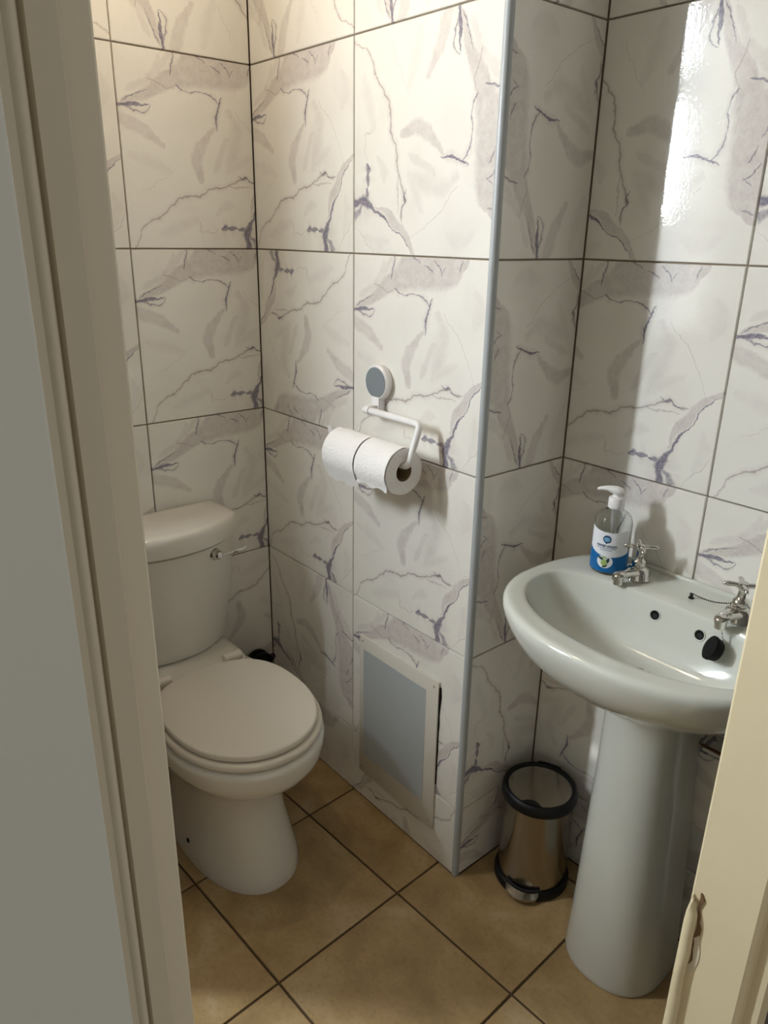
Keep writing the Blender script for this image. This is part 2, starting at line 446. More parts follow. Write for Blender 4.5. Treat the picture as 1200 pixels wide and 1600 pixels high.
# --- grey quarter-round edge trim on the outer corner
bm = bmesh.new()
rr = .0085; ring = []
prof = [(XC - .011, .004), (XC - .011, -.0012)]
for k in range(9):
    a = -math.pi / 2 + k * math.pi / 2 / 8
    prof.append((XC - .006 + (rr - .0005) * math.cos(a) - .0005, .006 + (rr - .0008) * math.sin(a)))
prof += [(XC + .0012, .011), (XC - .004, .011), (XC - .004, .004)]
loft(bm, [[(x, y, z) for x, y in prof] for z in (0.0, ZC)])
trim1 = mesh_obj('trim_1', bm, 'trim', kind='structure'); auto(trim1)

# ------------------------------------------------------------------ floor
slab('floor', -.12, XO, YF, .40, -.12, -.004, 'fgrout')
floor = bpy.data.objects['floor']
FA, FOX, FOY, FS = .0472, .40306, -.15273, .33333
def clip(poly, ax, val, keep_less):
    out = []
    for i in range(len(poly)):
        a, b = poly[i], poly[(i + 1) % len(poly)]
        ia = (a[ax] <= val) == keep_less; ib = (b[ax] <= val) == keep_less
        if ia: out.append(a)
        if ia != ib:
            t = (val - a[ax]) / (b[ax] - a[ax]); out.append((a[0] + t * (b[0] - a[0]), a[1] + t * (b[1] - a[1])))
    return out
def clip_rect(poly, x0, x1, y0, y1):
    for ax, v, k in ((0, x0, False), (0, x1, True), (1, y0, False), (1, y1, True)):
        if len(poly) < 3: return []
        poly = clip(poly, ax, v, k)
    return poly if len(poly) >= 3 else []
e1 = (math.cos(FA), math.sin(FA)); e2 = (-math.sin(FA), math.cos(FA))
for i in range(-3, 5):
    for j in range(-6, 4):
        g = .0028
        q = []
        for a, b in ((g, g), (FS - g, g), (FS - g, FS - g), (g, FS - g)):
            a += i * FS; b += j * FS
            q.append((FOX + a * e1[0] + b * e2[0], FOY + a * e1[1] + b * e2[1]))
        bm = bmesh.new(); area = 0
        for rect in ((.001, XR - .001, YF + .001, 0.0), (XC + .001, XR - .001, 0, YD - .001)):
            p = clip_rect(q, *rect)
            if not p: continue
            cx = sum(a for a, b in p) / len(p); cy = sum(b for a, b in p) / len(p)
            sh = lambda a, c, d=.0012: a + (d if c > a else -d)
            lo = [bm.verts.new((x, y, -.0045)) for x, y in p]
            mi = [bm.verts.new((x, y, -.001)) for x, y in p]
            hi = [bm.verts.new((sh(x, cx), y if abs(y) < 1e-6 else sh(y, cy), 0)) for x, y in p]
            n = len(p)
            bm.faces.new(hi)
            for A_, B_ in ((lo, mi), (mi, hi)):
                for k in range(n):
                    bm.faces.new((A_[k], A_[(k + 1) % n], B_[(k + 1) % n], B_[k]))
            area += n
        if area: mesh_obj('tile', bm, 'floor', floor)
        else: bm.free()
slab('floor_hall', XO, 4.2, -3.6, 1.6, -.12, -.002, 'ground')
bm = bmesh.new(); box(bm, XR, XO, YL - .02, YJ + .02, -.004, .004, .001)
tr5 = mesh_obj('trim_5', bm, 'fgrout', kind='structure')

# ------------------------------------------------------------------ door frame
def extrude_profile(name, prof, z0, z1, mat, kind='structure'):
    bm = bmesh.new(); loft(bm, [[(x, y, z) for x, y in prof] for z in (z0, z1)])
    return auto(mesh_obj(name, bm, mat, kind=kind), 30)
arc = lambda cx, cy, r, a0, a1, n=6: [(cx + r * math.cos(math.radians(a0 + (a1 - a0) * k / n)), cy + r * math.sin(math.radians(a0 + (a1 - a0) * k / n))) for k in range(n + 1)]
profL = [(XR - .002, YL - .045), (XO, YL - .045), (XO, -.9745)] + arc(XO - .0005, -.9727, .0016, -40, 100, 6) + [(XO - .0035, -.9705), (XO - .0035, -.9700), (XO, -.9695), (XO + .0022, -.9632), (XO + .0012, -.9626), (XO - .0012, -.9622), (XO - .0008, YL - .0008), (XO - .0016, YL), (XR - .002, YL)]
trim2 = extrude_profile('trim_2', profL, 0, DTOP, 'gloss')
trim2['label'] = 'off-white painted left door jamb with stepped rebates'
profR = [(XR - .002, YJ + .045), (XR - .002, YJ + .003), (XR + .001, YJ), (XR + .078, YJ), (XR + .083, YJ + .003), (XR + .086, YJ + .011), (XO + .002, YJ + .012), (XO + .002, YJ + .045)]
trim3 = extrude_profile('trim_3', profR, 0, DTOP, 'beige')
trim3['label'] = 'beige painted right door jamb with a broken door stop'
# door stop on the right jamb: only its lower length is left, broken off raggedly
bm = bmesh.new()
rings = []
for k, z in enumerate([0.004, .2, .35, .45, .52, .56, .59, .61, .625, .637, .645, .650]):
    j = .0010 * math.sin(k * 2.7); e = max(0, (z - .62) / .03)
    x0 = XR - .0015 + .004 * e; x1 = XR + .013 + j - .005 * e; y0 = YJ - .0105 + .0035 * e + .4 * j; y1 = YJ + .0002
    rings.append([(x0, y1, z), (x0, y0 + .003, z), (x0 + .003, y0, z), (x1 - .004, y0 + .0006, z - .004 * e), (x1, y0 + .005, z - .008 * e), (x1 - .0005, y1, z - .010 * e)])
loft(bm, rings)
lip = mesh_obj('broken_door_stop', bm, 'beige', trim3); auto(lip, 50)
lip['label'] = 'broken beige door stop strip'
# bare timber and filler left in the crack beside it
bm = bmesh.new(); rings = []
for k in range(9):
    t = k / 8; z = .525 + t * .075; wdt = .011 * math.sin(math.pi * min(1, .10 + t * .88)) + .0008
    rings.append([(XR + .0125, YJ + .0003, z), (XR + .0125, YJ - .0016, z), (XR + .0125 + wdt, YJ - .0010, z), (XR + .0125 + wdt, YJ + .0003, z)])
loft(bm, rings)
scar = auto(mesh_obj('filler_patch', bm, 'filler', trim3)); scar['label'] = 'small patch of pale filler'
bm = bmesh.new(); rings = []
for k in range(14):
    z = .54 + .118 * k / 13; wd = .0012 + .0022 * abs(math.sin(k * 1.9)) + (.003 if k in (6, 7, 12) else 0); xo = XR + .0128 + .0012 * math.sin(k * 1.1) - .004 * max(0, (z - .63) / .03)
    rings.append([(xo, YJ + .0003, z), (xo, YJ - .0019, z), (xo + wd, YJ - .0019, z), (xo + wd, YJ + .0003, z)])
loft(bm, rings)
auto(mesh_obj('bare_crack', bm, 'raw', trim3))
# head of the frame
bm = bmesh.new(); box(bm, XR - .002, XO, YL - .045, YJ + .045, DTOP, DTOP + .04, .003)
mesh_obj('trim_4', bm, 'gloss', kind='structure')

# door leaf, swung fully open against the hall side of the wall
LX0, LX1, LY1, LY0 = XO + .010, XO + .050, -.9905, -1.690
bm = bmesh.new(); box(bm, LX0, LX1, LY0, LY1, .012, 2.04, .0008)
door = mesh_obj('door_1', bm, 'door', kind='structure'); door['label'] = 'pale grey painted door leaf standing open'
bm = bmesh.new()
lathe(bm, [(0, 0), (.024, 0), (.024, .006), (.01, .01), (.009, .045), (0, .047)], 20, (LX1, LY0 + .06, 1.02), axis_mat((1, 0, 0)))
tube(bm, bend([(LX1 + .042, LY0 + .055, 1.02), (LX1 + .044, LY0 + .10, 1.02), (LX1 + .040, LY0 + .18, 1.02)], .02), .008, 10)
auto(mesh_obj('door_handle', bm, 'chrome', door))

# ------------------------------------------------------------------ window in the left wall (daylight), out of frame
def wpart(name, y0, y1, z0, z1, mat, x0=-.05, x1=-.004, bev=.0015, par=True):
    b_ = bmesh.new(); box(b_, x0, x1, y0, y1, z0, z1, bev); return mesh_obj(name, b_, mat, win if par else None)
win = wpart('window_1', WY0, WY1, WZ0, WZ0 + .02, 'white', par=False); win['kind'] = 'structure'
wpart('window_frame', WY0, WY1, WZ1 - .02, WZ1, 'white')
wpart('window_frame', WY1 - .010, WY1, WZ0 + .02, WZ1 - .02, 'white')
wpart('window_frame', WY0, WY0 + .02, WZ0 + .02, WZ1 - .02, 'white')
wpart('mullion', -1.385, -1.342, WZ0 + .02, WZ1 - .02, 'white')
wpart('transom', -1.365, WY1 - .010, 1.90, 2.03, 'white')
wpart('apron_panel', -1.365, WY1 - .010, WZ0 + .02, 1.52, 'white')
wpart('transom', WY0 + .02, -1.385, 1.50, 1.53, 'white')
def pane_mat(name, strength):
    nt = NT(name); nt.b.inputs['Roughness'].default_value = .5
    nz = nt.noise(nt.obj(), 60, 2).outputs[0]
    nt.l.new(nt.mix(nz, (.86, .94, 1, 1), (.90, .96, 1, 1)), nt.b.inputs['Emission Color'])
    nt.b.inputs['Emission Strength'].default_value = strength
    nt.b.inputs['Base Color'].default_value = (.9, .92, .93, 1)
    return nt.m
M['pane'] = pane_mat('daylit_clear_pane', PANE_STRENGTH)
M['pane3'] = pane_mat('daylit_top_pane', PANE_TOP_STRENGTH)
M['pane2'] = pane_mat('daylit_frosted_pane', PANE2_STRENGTH)
for y0, y1, z0, z1, m in ((-1.342, WY1 - .010, 1.52, 1.90, 'pane'), (-1.342, WY1 - .010, 2.03, WZ1 - .02, 'pane3'),
                          (WY0 + .02, -1.385, WZ0 + .02, 1.50, 'pane2'), (WY0 + .02, -1.385, 1.53, WZ1 - .02, 'pane2')):
    wpart('pane', y0, y1, z0, z1, m, -.016, -.010, 0)
# warm pendant lamp, out of frame over the toilet
def pendant(P, strength, label, top):
    lamp = empty('pendant_lamp', label, 'lamp', (P[0], P[1], top))
    def lpart(name, bm, mat):
        o = mesh_obj(name, bm, mat); o.parent = lamp; o.matrix_parent_inverse = Matrix.Translation(-lamp.location); return auto(o, 50)
    L0 = (P[0], P[1], 0); z = P[2]
    bm = bmesh.new(); lathe(bm, [(0, top - .0005), (.045, top - .0005), (.043, top - .014), (.02, top - .024), (0, top - .025)], 32, L0); lpart('ceiling_rose', bm, 'white')
    bm = bmesh.new(); tube(bm, [(P[0], P[1], top - .02), (P[0], P[1], z + .08)], .003, 8); lpart('flex', bm, 'white')
    bm = bmesh.new(); lathe(bm, [(0, z + .085), (.012, z + .085), (.017, z + .075), (.018, z + .042), (0, z + .042)], 24, L0); lpart('lamp_holder', bm, 'white')
    nt = NT('warm_bulb_glass'); nt.b.inputs['Emission Color'].default_value = (1, .80, .56, 1); nt.b.inputs['Emission Strength'].default_value = strength
    nt.l.new(nt.mix(nt.noise(nt.obj(), 30).outputs[0], (.9, .88, .84, 1), (.95, .93, .9, 1)), nt.b.inputs['Base Color'])
    M['bulb'] = nt.m
    bm = bmesh.new(); lathe(bm, [(.014, z + .042), (.018, z + .034), (.036, z + .012), (.040, z - .006), (.036, z - .024), (.022, z - .037), (0, z - .042)], 24, L0); lpart('bulb', bm, 'bulb')
pendant(LAMP, LAMP_STRENGTH, 'bare warm bulb hanging from the ceiling above the toilet', ZC)
slab('ceiling_hall', XO, 4.2, -3.6, 1.6, ZC, ZC + .1, 'ceil')

# ------------------------------------------------------------------ toilet
TY = -.34
toilet = empty('toilet', 'white close-coupled toilet with its lid down in the corner', 'toilet', (.35, TY, 0))
def part(name, bm, mat, root, smooth=40):
    o = mesh_obj(name, bm, mat); o.parent = root
    o.matrix_parent_inverse = Matrix.Translation(-root.location)
    if smooth: auto(o, smooth)
    return o
def sub(name, bm, mat, par, smooth=40):
    o = mesh_obj(name, bm, mat); o.parent = par       # parts sit at world identity, so no offset is needed
    if smooth: auto(o, smooth)
    return o
bm = bmesh.new()
rings = []
for z, c, af, ar, b, ef, er in (
    (0.0, .33, .222, .20, .124, 2.2, 3.0), (.006, .33, .224, .20, .126, 2.2, 3.0), (.03, .33, .220, .20, .123, 2.2, 3.0),
    (.08, .33, .203, .20, .113, 2.2, 3.0), (.14, .33, .180, .20, .104, 2.2, 3.0), (.19, .33, .168, .21, .102, 2.2, 2.8),
    (.225, .33, .170, .22, .106, 2.2, 2.6), (.255, .34, .185, .24, .118, 2.1, 2.5), (.285, .36, .205, .27, .140, 2.1, 2.4),
    (.310, .38, .218, .30, .160, 2.1, 2.4), (.330, .39, .222, .32, .171, 2.1, 2.4), (.340, .39, .226, .33, .176, 2.1, 2.4), (.372, .39, .231, .345, .181, 2.1, 2.4),
    (.382, .39, .229, .345, .180, 2.1, 2.4), (.388, .39, .222, .342, .174, 2.1, 2.4), (.389, .39, .18, .33, .14, 2.1, 2.4)):
    rings.append(oval(c, TY, af, ar, b, z, 72, ef, er))
loft(bm, rings)
pan = part('pan', bm, 'ceramic2', toilet, 60)
# raised platform behind the seat that carries the cistern
bm = bmesh.new()
rings = [oval(.15, TY, .10, .13, .148, .383, 48, 3, 4), oval(.15, TY, .097, .13, .146, .396, 48, 3, 4), oval(.15, TY, .085, .128, .140, .4045, 48, 3, 4), oval(.15, TY, .06, .12, .12, .405, 48, 3, 4)]
loft(bm, rings)
part('cistern_shelf', bm, 'ceramic2', toilet, 60)
# fixing hole in the foot
bm = bmesh.new()
lathe(bm, [(0, .0), (.006, .0), (.0065, .0012), (.0035, .0022), (0, .0022)], 16, (.335, TY - .1185, .050), axis_mat((.1, -1, .1)))
sub('fixing_hole', bm, 'dark', pan)
def slab_oval(bm, c, af, ar, b, z0, z1, r, ef=2.1, er=2.4, hole=None):
    rs = []
    for k in range(5):
        a = math.pi / 2 * k / 4
        rs.append(oval(c, TY, af - r + r * math.sin(a), ar - r + r * math.sin(a), b - r + r * math.sin(a), z0 + r - r * math.cos(a), 72, ef, er))
    for k in range(5):
        a = math.pi / 2 * k / 4
        rs.append(oval(c, TY, af - r + r * math.cos(a), ar - r + r * math.cos(a), b - r + r * math.cos(a), z1 - r + r * math.sin(a), 72, ef, er))
    if hole:
        rs += [oval(c, TY, hole[0], hole[1], hole[2], z1, 72), oval(c, TY, hole[0], hole[1], hole[2], z0, 72)]
        R = loft(bm, rs, False, False)
        for i in range(72):
            j = (i + 1) % 72; bm.faces.new((R[-1][i], R[-1][j], R[0][j], R[0][i]))
    else: loft(bm, rs)
bm = bmesh.new(); slab_oval(bm, .40, .214, .185, .176, .391, .409, .008, 2.1, 2.6, (.15, .12, .11))
part('seat', bm, 'seat', toilet, 60)
bm = bmesh.new(); slab_oval(bm, .40, .203, .182, .166, .4105, .4265, .006, 2.1, 2.7)
part('lid', bm, 'seat', toilet, 60)
for s in (-1, 1):
    bm = bmesh.new()
    y = TY + s * .078
    lathe(bm, [(0, -.024), (.0115, -.024), (.013, -.022), (.013, .022), (.0115, .024), (0, .024)], 20, (.205, y + s * .018, .418), axis_mat((0, 1, 0)))
    box(bm, .193, .217, y + s * .018 - .014, y + s * .018 + .014, .392, .414, .003)
    part('hinge', bm, 'seat', toilet)
# cistern
def cist(w_, xs, xf, z, x0=.012, n=14):
    pts = [(x0, TY - w_, z), ]
    for k in range(n + 1):
        t = -1 + 2 * k / n
        pts.append((xs + (xf - xs) * (1 - abs(t) ** 2.2), TY + t * w_, z))
    pts.append((x0, TY + w_, z))
    return pts
bm = bmesh.new()
loft(bm, [cist(.128, .065, .112, .405), cist(.140, .078, .128, .409), cist(.147, .085, .136, .45), cist(.158, .102, .158, .58), cist(.166, .115, .177, .700), cist(.166, .115, .177, .709), cist(.156, .108, .168, .7095), cist(.156, .108, .168, .7178)])
cis = part('cistern', bm, 'ceramic2', toilet, 35)
bm = bmesh.new()
loft(bm, [cist(.170, .119, .184, .7175, .006), cist(.1745, .125, .1905, .7195, .005), cist(.1755, .1265, .193, .735, .004), cist(.1755, .1265, .193, .758, .004), cist(.174, .125, .191, .7655, .005), cist(.170, .121, .186, .7700, .007), cist(.155, .110, .170, .7725, .014), cist(.11, .08, .12, .7735, .03)])
part('cistern_lid', bm, 'ceramic2', toilet, 50)
bm = bmesh.new()
lathe(bm, [(0, 0), (.0155, 0), (.0155, .004), (.012, .008), (.011, .014), (.0115, .02), (.008, .026), (0, .028)], 24, (.158, TY + .088, .688), axis_mat((1, .18, .1)))
lev = part('flush_lever', bm, 'chrome', toilet)
bm = bmesh.new()
tube(bm, [(.176, TY + .095, .690), (.183, TY + .115, .691), (.187, TY + .135, .693), (.186, TY + .158, .696), (.184, TY + .166, .697)], [.0035, .004, .005, .0055, .002], 10)
sub('flush_handle', bm, 'chrome', lev)

# waste pipe where the tile is broken out behind the toilet
pipe = empty('waste_pipe', 'black rubber pipe joint low in the corner behind the toilet', 'pipe', (.03, -.06, .25))
bm = bmesh.new()
tube(bm, bend([(.0, -.062, .245), (.055, -.062, .245), (.09, -.10, .235), (.14, -.16, .23)], .04), .026, 20)
part('pipe', bm, 'dark', pipe)
for xx in (.012, .036):
    bm = bmesh.new()
    lathe(bm, [(.0262, -.006), (.034, -.006), (.036, 0), (.034, .006), (.0262, .006)], 24, (xx, -.062, .245), axis_mat((1, 0, 0)))
    part('collar', bm, 'black', pipe)
bm = bmesh.new()
lathe(bm, [(0, -.008), (.007, -.008), (.009, -.004), (.009, .01), (.005, .014), (0, .014)], 6, (.05, -.036, .262), axis_mat((.4, .3, 1)))
part('clamp_screw', bm, 'hole', pipe)

# ------------------------------------------------------------------ access panel
ap = empty('access_panel', 'pale access panel screwed to the tiled wall beside the toilet', 'panel', (.57, -.003, .09))
bm = bmesh.new()
PX0, PX1, PZ0, PZ1 = .427, .709, .088, .498
box(bm, PX0, PX1, -.0062, -.0008, PZ0, PZ1, .0016)
brd = part('panel_board', bm, 'panel', ap)
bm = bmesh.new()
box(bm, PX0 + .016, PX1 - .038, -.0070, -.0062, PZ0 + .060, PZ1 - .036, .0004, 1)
sub('panel_centre', bm, 'panelc', brd)
for x, z in ((PX0 + .012, PZ1 - .014), (PX1 - .014, PZ1 - .016), (PX0 + .012, PZ0 + .02), (PX1 - .014, PZ0 + .02)):
    bm = bmesh.new(); lathe(bm, [(0, 0), (.003, 0), (.0025, .0012), (0, .0016)], 12, (x, -.0062, z), axis_mat((0, -1, 0)))
    sub('screw', bm, 'grout', brd)
bm = bmesh.new()
rings = []
for k in range(12):
    z = .22 + .265 * k / 11; wd = .0012 + .0026 * max(0, math.sin(k * 2.1)) * (k / 11) + (.002 if k > 8 else 0)
    rings.append([(PX1 + .0005, -.0004, z), (PX1 + .0005, -.0032, z), (PX1 + .0005 + wd, -.0022, z), (PX1 + .0005 + wd, -.0004, z)])
loft(bm, rings)
part('sealant', bm, 'dark', ap)

# ------------------------------------------------------------------ toilet roll holder and rolls
BY, BZ = -.038, 1.079
hold = empty('toilet_roll_holder', 'white wire toilet roll holder on a round grey wall pad', 'roll holder', (.487, -.001, 1.08))
bm = bmesh.new()
lathe(bm, [(0, 0), (.036, 0), (.0375, .003), (.0375, .014), (.034, .018), (.0325, .0175), (.0325, .0168), (0, .0168)], 48, (.490, -.0008, 1.135), axis_mat((0, -1, 0)))
pad = part('wall_pad', bm, 'white', hold)
bm = bmesh.new(); lathe(bm, [(0, 0), (.0318, 0), (.0318, .0012), (0, .0018)], 48, (.490, -.0178, 1.135), axis_mat((0, -1, 0)))
sub('grey_disc', bm, 'grey', pad)
bm = bmesh.new(); box(bm, .478, .504, -.020, -.0008, 1.062, 1.106, .003)
box(bm, .481, .501, BY - .002, -.006, BZ - .010, BZ + .010, .003)
part('bracket', bm, 'white', hold)
RX0, RXM, RX1, RY, RZ = .437, .538, .642, -.066, .983
RR = .0495
bm = bmesh.new()
wz = RZ + .0127
tube(bm, bend([(.486, BY, BZ), (.655, BY, BZ), (.653, RY, wz), (.405, RY, wz), (.392, RY, wz + .034)], .014, 8), .0070, 14)
arm = part('wire_arm', bm, 'white', hold)
bm = bmesh.new(); lathe(bm, [(0, 0), (.0082, 0), (.0092, .002), (.0092, .018), (0, .018)], 20, (.480, BY, BZ), axis_mat((1, 0, 0)))
sub('arm_cap', bm, 'white', arm)
def roll(x0, x1, label, R, seed, ribbed):
    rt = empty('toilet_roll', label, 'toilet roll', ((x0 + x1) / 2, RY, RZ), 'toilet rolls on the holder')
    rnd = random.Random(seed); bm = bmesh.new(); n = 72
    nx = 10; outer = []
    for k in range(nx + 1):
        x = x0 + (x1 - x0) * k / nx; ring = []
        for i in range(n):
            a = 2 * math.pi * i / n
            dent = .0009 * math.sin(3 * a + seed) + .0004 * math.sin(7 * a + 4 * k * .3)
            edge = -.0012 if k in (0, nx) else 0
            if ribbed: dent += .0008 * math.sin(11 * a + k * 1.7) * math.exp(-((a - 3.5) / .6) ** 2) * 2
            rr_ = R + dent + edge
            ring.append((x, RY + rr_ * math.cos(a), RZ + rr_ * math.sin(a)))
        outer.append(ring)
    inner = [[(x, RY + .0205 * math.cos(2 * math.pi * i / n), RZ + .0205 * math.sin(2 * math.pi * i / n)) for i in range(n)] for x in (x1, x0)]
    R_ = loft(bm, outer + inner, False, False)
    for i in range(n):
        j = (i + 1) % n; bm.faces.new((R_[-1][i], R_[-1][j], R_[0][j], R_[0][i]))
    part('paper', bm, 'paper', rt, 50)
    bm = bmesh.new(); C1 = []
    for x, r in ((x0 + .001, .0203), (x1 - .001, .0203), (x1 - .001, .0195), (x0 + .001, .0195)):
        C1.append([(x, RY + r * math.cos(2 * math.pi * i / 40), RZ + r * math.sin(2 * math.pi * i / 40)) for i in range(40)])
    R_ = loft(bm, C1, False, False)
    for i in range(40):
        j = (i + 1) % 40; bm.faces.new((R_[-1][i], R_[-1][j], R_[0][j], R_[0][i]))
    part('core', bm, 'core', rt, 50)
    return rt
def sheet(rt, x0, x1, R, a0, a1, drop, seed, nseg=16, flare=0.0):
    """outer wrap of tissue following the roll from angle a0 to a1 (degrees, 0 = towards the wall), then hanging"""
    P = []
    for k in range(nseg + 1):
        a = math.radians(a0 + (a1 - a0) * k / nseg); P.append((RY + R * math.cos(a), RZ + R * math.sin(a)))
    y, z = P[-1]
    a = math.radians(a1); tx, tz = -math.sin(a), math.cos(a)
    for k in range(1, 7):
        t = k / 6 * drop
        y2 = y + tx * t - flare * (k / 6) ** 2; z2 = z + tz * t
        P.append((y2, z2))
    bm = bmesh.new(); nx = 12; rows = []
    for k, (y, z) in enumerate(P):
        row = []
        for i in range(nx + 1):
            x = x0 + (x1 - x0) * i / nx; f = max(0, (k - nseg * .55) / (len(P) - nseg * .55))
            wv = f * .003 * math.sin(i * 1.1 + seed + k * .7)
            row.append((x + wv * .6 * (1 if i in (0, nx) else 0), y - abs(wv) * .7 - .0004, z + wv * (.9 if k == len(P) - 1 else .3)))
        rows.append(row)
    top = [[bm.verts.new(p) for p in r] for r in rows]
    bot = [[bm.verts.new((p[0], p[1] + (RY - p[1]) * .012, p[2] + (RZ - p[2]) * .012)) for p in r] for r in rows]
    for S_ in (top, bot):
        for r0, r1 in zip(S_, S_[1:]):
            for i in range(nx): bm.faces.new((r0[i], r0[i + 1], r1[i + 1], r1[i]))
    for i in range(nx):
        bm.faces.new((top[0][i], top[0][i + 1], bot[0][i + 1], bot[0][i])); bm.faces.new((top[-1][i], top[-1][i + 1], bot[-1][i + 1], bot[-1][i]))
    for k in range(len(rows) - 1):
        bm.faces.new((top[k][0], top[k + 1][0], bot[k + 1][0], bot[k][0])); bm.faces.new((top[k][-1], top[k + 1][-1], bot[k + 1][-1], bot[k][-1]))
    return part('loose_sheet', bm, 'paper', rt, 60)
r1 = roll(RX0, RXM - .001, 'crumpled toilet roll with a loose end, at the hooked end of the holder', RR + .0010, 1, True)
sheet(r1, RX0 - .004, RXM + .003, RR + .0034, 95, 208, .034, 2, 20, .003)
r2 = roll(RXM + .001, RX1, 'smooth toilet roll showing its open cardboard core, nearest the bent arm', RR, 3, False)
sheet(r2, RXM + .006, RX1 - .0005, RR + .0018, 85, 206, .014, 5, 20, .002)

# ------------------------------------------------------------------ wash basin
BX, BYC = 1.140, .06
def bring(a, bf, br, z, cy=BYC, nf=2.15, nr=2.6, ymax=YD - .0015, n=96):
    out = []
    for i in range(n):
        t = 2 * math.pi * i / n; c, s = math.cos(t), math.sin(t); e = nr if s > 0 else nf
        r = (abs(c) ** e + abs(s) ** e) ** (-1 / e)
        out.append((BX + a * c * r, min(ymax, cy + (br if s > 0 else bf) * s * r), z))
    return out
basin = empty('wash_basin', 'white oval ceramic wash basin fixed to the alcove wall', 'basin', (BX, YD, .64))
bm = bmesh.new()
rings = [bring(.080, .065, .09, .688, .12), bring(.105, .090, .12, .690, .11), bring(.150, .125, .17, .698, .085), bring(.198, .162, .21, .718, .068),
         bring(.232, .186, .24, .748), bring(.253, .200, .25, .774), bring(.2625, .2065, .25, .794), bring(.2655, .209, .25, .806), bring(.2650, .2085, .25, .814), bring(.2615, .2055, .25, .8195), bring(.255, .199, .25, .8215),
         bring(.246, .190, .225, .8205, ymax=YD - .006), bring(.242, .180, .19, .8198), bring(.238, .170, .12, .8192),
         bring(.2345, .160, .087, .8186), bring(.2325, .1575, .0848, .8170), bring(.2305, .1550, .083, .8130), bring(.2265, .151, .0805, .806), bring(.217, .143, .0755, .786), bring(.203, .133, .068, .762),
         bring(.180, .117, .058, .738), bring(.145, .094, .044, .721), bring(.098, .064, .028, .712), bring(.050, .034, .014, .7085), bring(.022, .018, .01, .707)]
loft(bm, rings)
from mathutils.bvhtree import BVHTree
bm.normal_update(); BOWL = BVHTree.FromBMesh(bm)
bowl = part('bowl', bm, 'ceramic', basin, 60)
bm = bmesh.new(); box(bm, BX - .20, BX + .20, YD - .012, YD - .0012, .816, .828, .004, 3)
part('back_ledge', bm, 'ceramic', basin)
# overflow holes and waste
def on_bowl(x, z):
    hit, nrm, _, _ = BOWL.ray_cast(Vector((x, .05, z)), Vector((0, 1, 0)))
    if nrm.y > 0: nrm = -nrm
    return hit, nrm
for x, z in ((1.110, .789), (1.197, .787)):
    hit, nrm = on_bowl(x, z)
    bm = bmesh.new()
    lathe(bm, [(.0108, -.003), (.0112, .0006), (.0104, .0016), (.0090, .0013), (.0086, .0006), (0, .0004)], 28, hit, axis_mat(nrm))
    ho = sub('overflow_ring', bm, 'ceramic', bowl)
    bm = bmesh.new()
    lathe(bm, [(0, .0005), (.0085, .0006), (.0080, .0012), (.0060, .0009), (0, .0008)], 28, hit, axis_mat(nrm))
    sub('overflow_hole', bm, 'dark', bowl)
    bm = bmesh.new()
    lathe(bm, [(0, .0008), (.0050, .0009), (.0046, .0014), (0, .0015)], 20, hit + Vector((.0012, 0, -.0012)), axis_mat(nrm))
    sub('overflow_pipe', bm, 'hole', bowl)
bm = bmesh.new(); lathe(bm, [(.020, .0), (.0225, .0015), (.021, .0025), (.016, .0015), (.015, -.004), (0, -.005)], 32, (BX, BYC, .7075))
sub('waste_ring', bm, 'chrome', bowl)

ped = empty('basin_pedestal', 'tall white ceramic pedestal under the wash basin', 'pedestal', (1.147, .12, 0))
def pring(hw, yf, z, yb=.19, cx=1.147, n=26):
    pts = [(cx - hw * .97, yb, z)]
    yc = yf + (yb - yf) * .62
    for k in range(n + 1):
        t = math.pi + math.pi * k / n; c, s = math.cos(t), math.sin(t)
        r = (abs(c) ** 2.3 + abs(s) ** 2.3) ** (-1 / 2.3)
        pts.append((cx + hw * c * r, yc + (yc - yf) * s * r, z))
    pts.append((cx + hw * .97, yb, z))
    return pts
bm = bmesh.new()
loft(bm, [pring(.101, .026, 0), pring(.103, .024, .004), pring(.103, .024, .012), pring(.0985, .028, .08, .19, 1.146), pring(.0935, .034, .2, .188, 1.144), pring(.088, .042, .34, .184, 1.1405), pring(.083, .048, .46, .180, 1.138), pring(.080, .052, .56, .176, 1.136), pring(.080, .052, .62, .175, 1.136), pring(.082, .050, .660, .175, 1.136), pring(.086, .047, .687, .176, 1.136)])
part('pedestal_body', bm, 'ceramic', ped, 35)

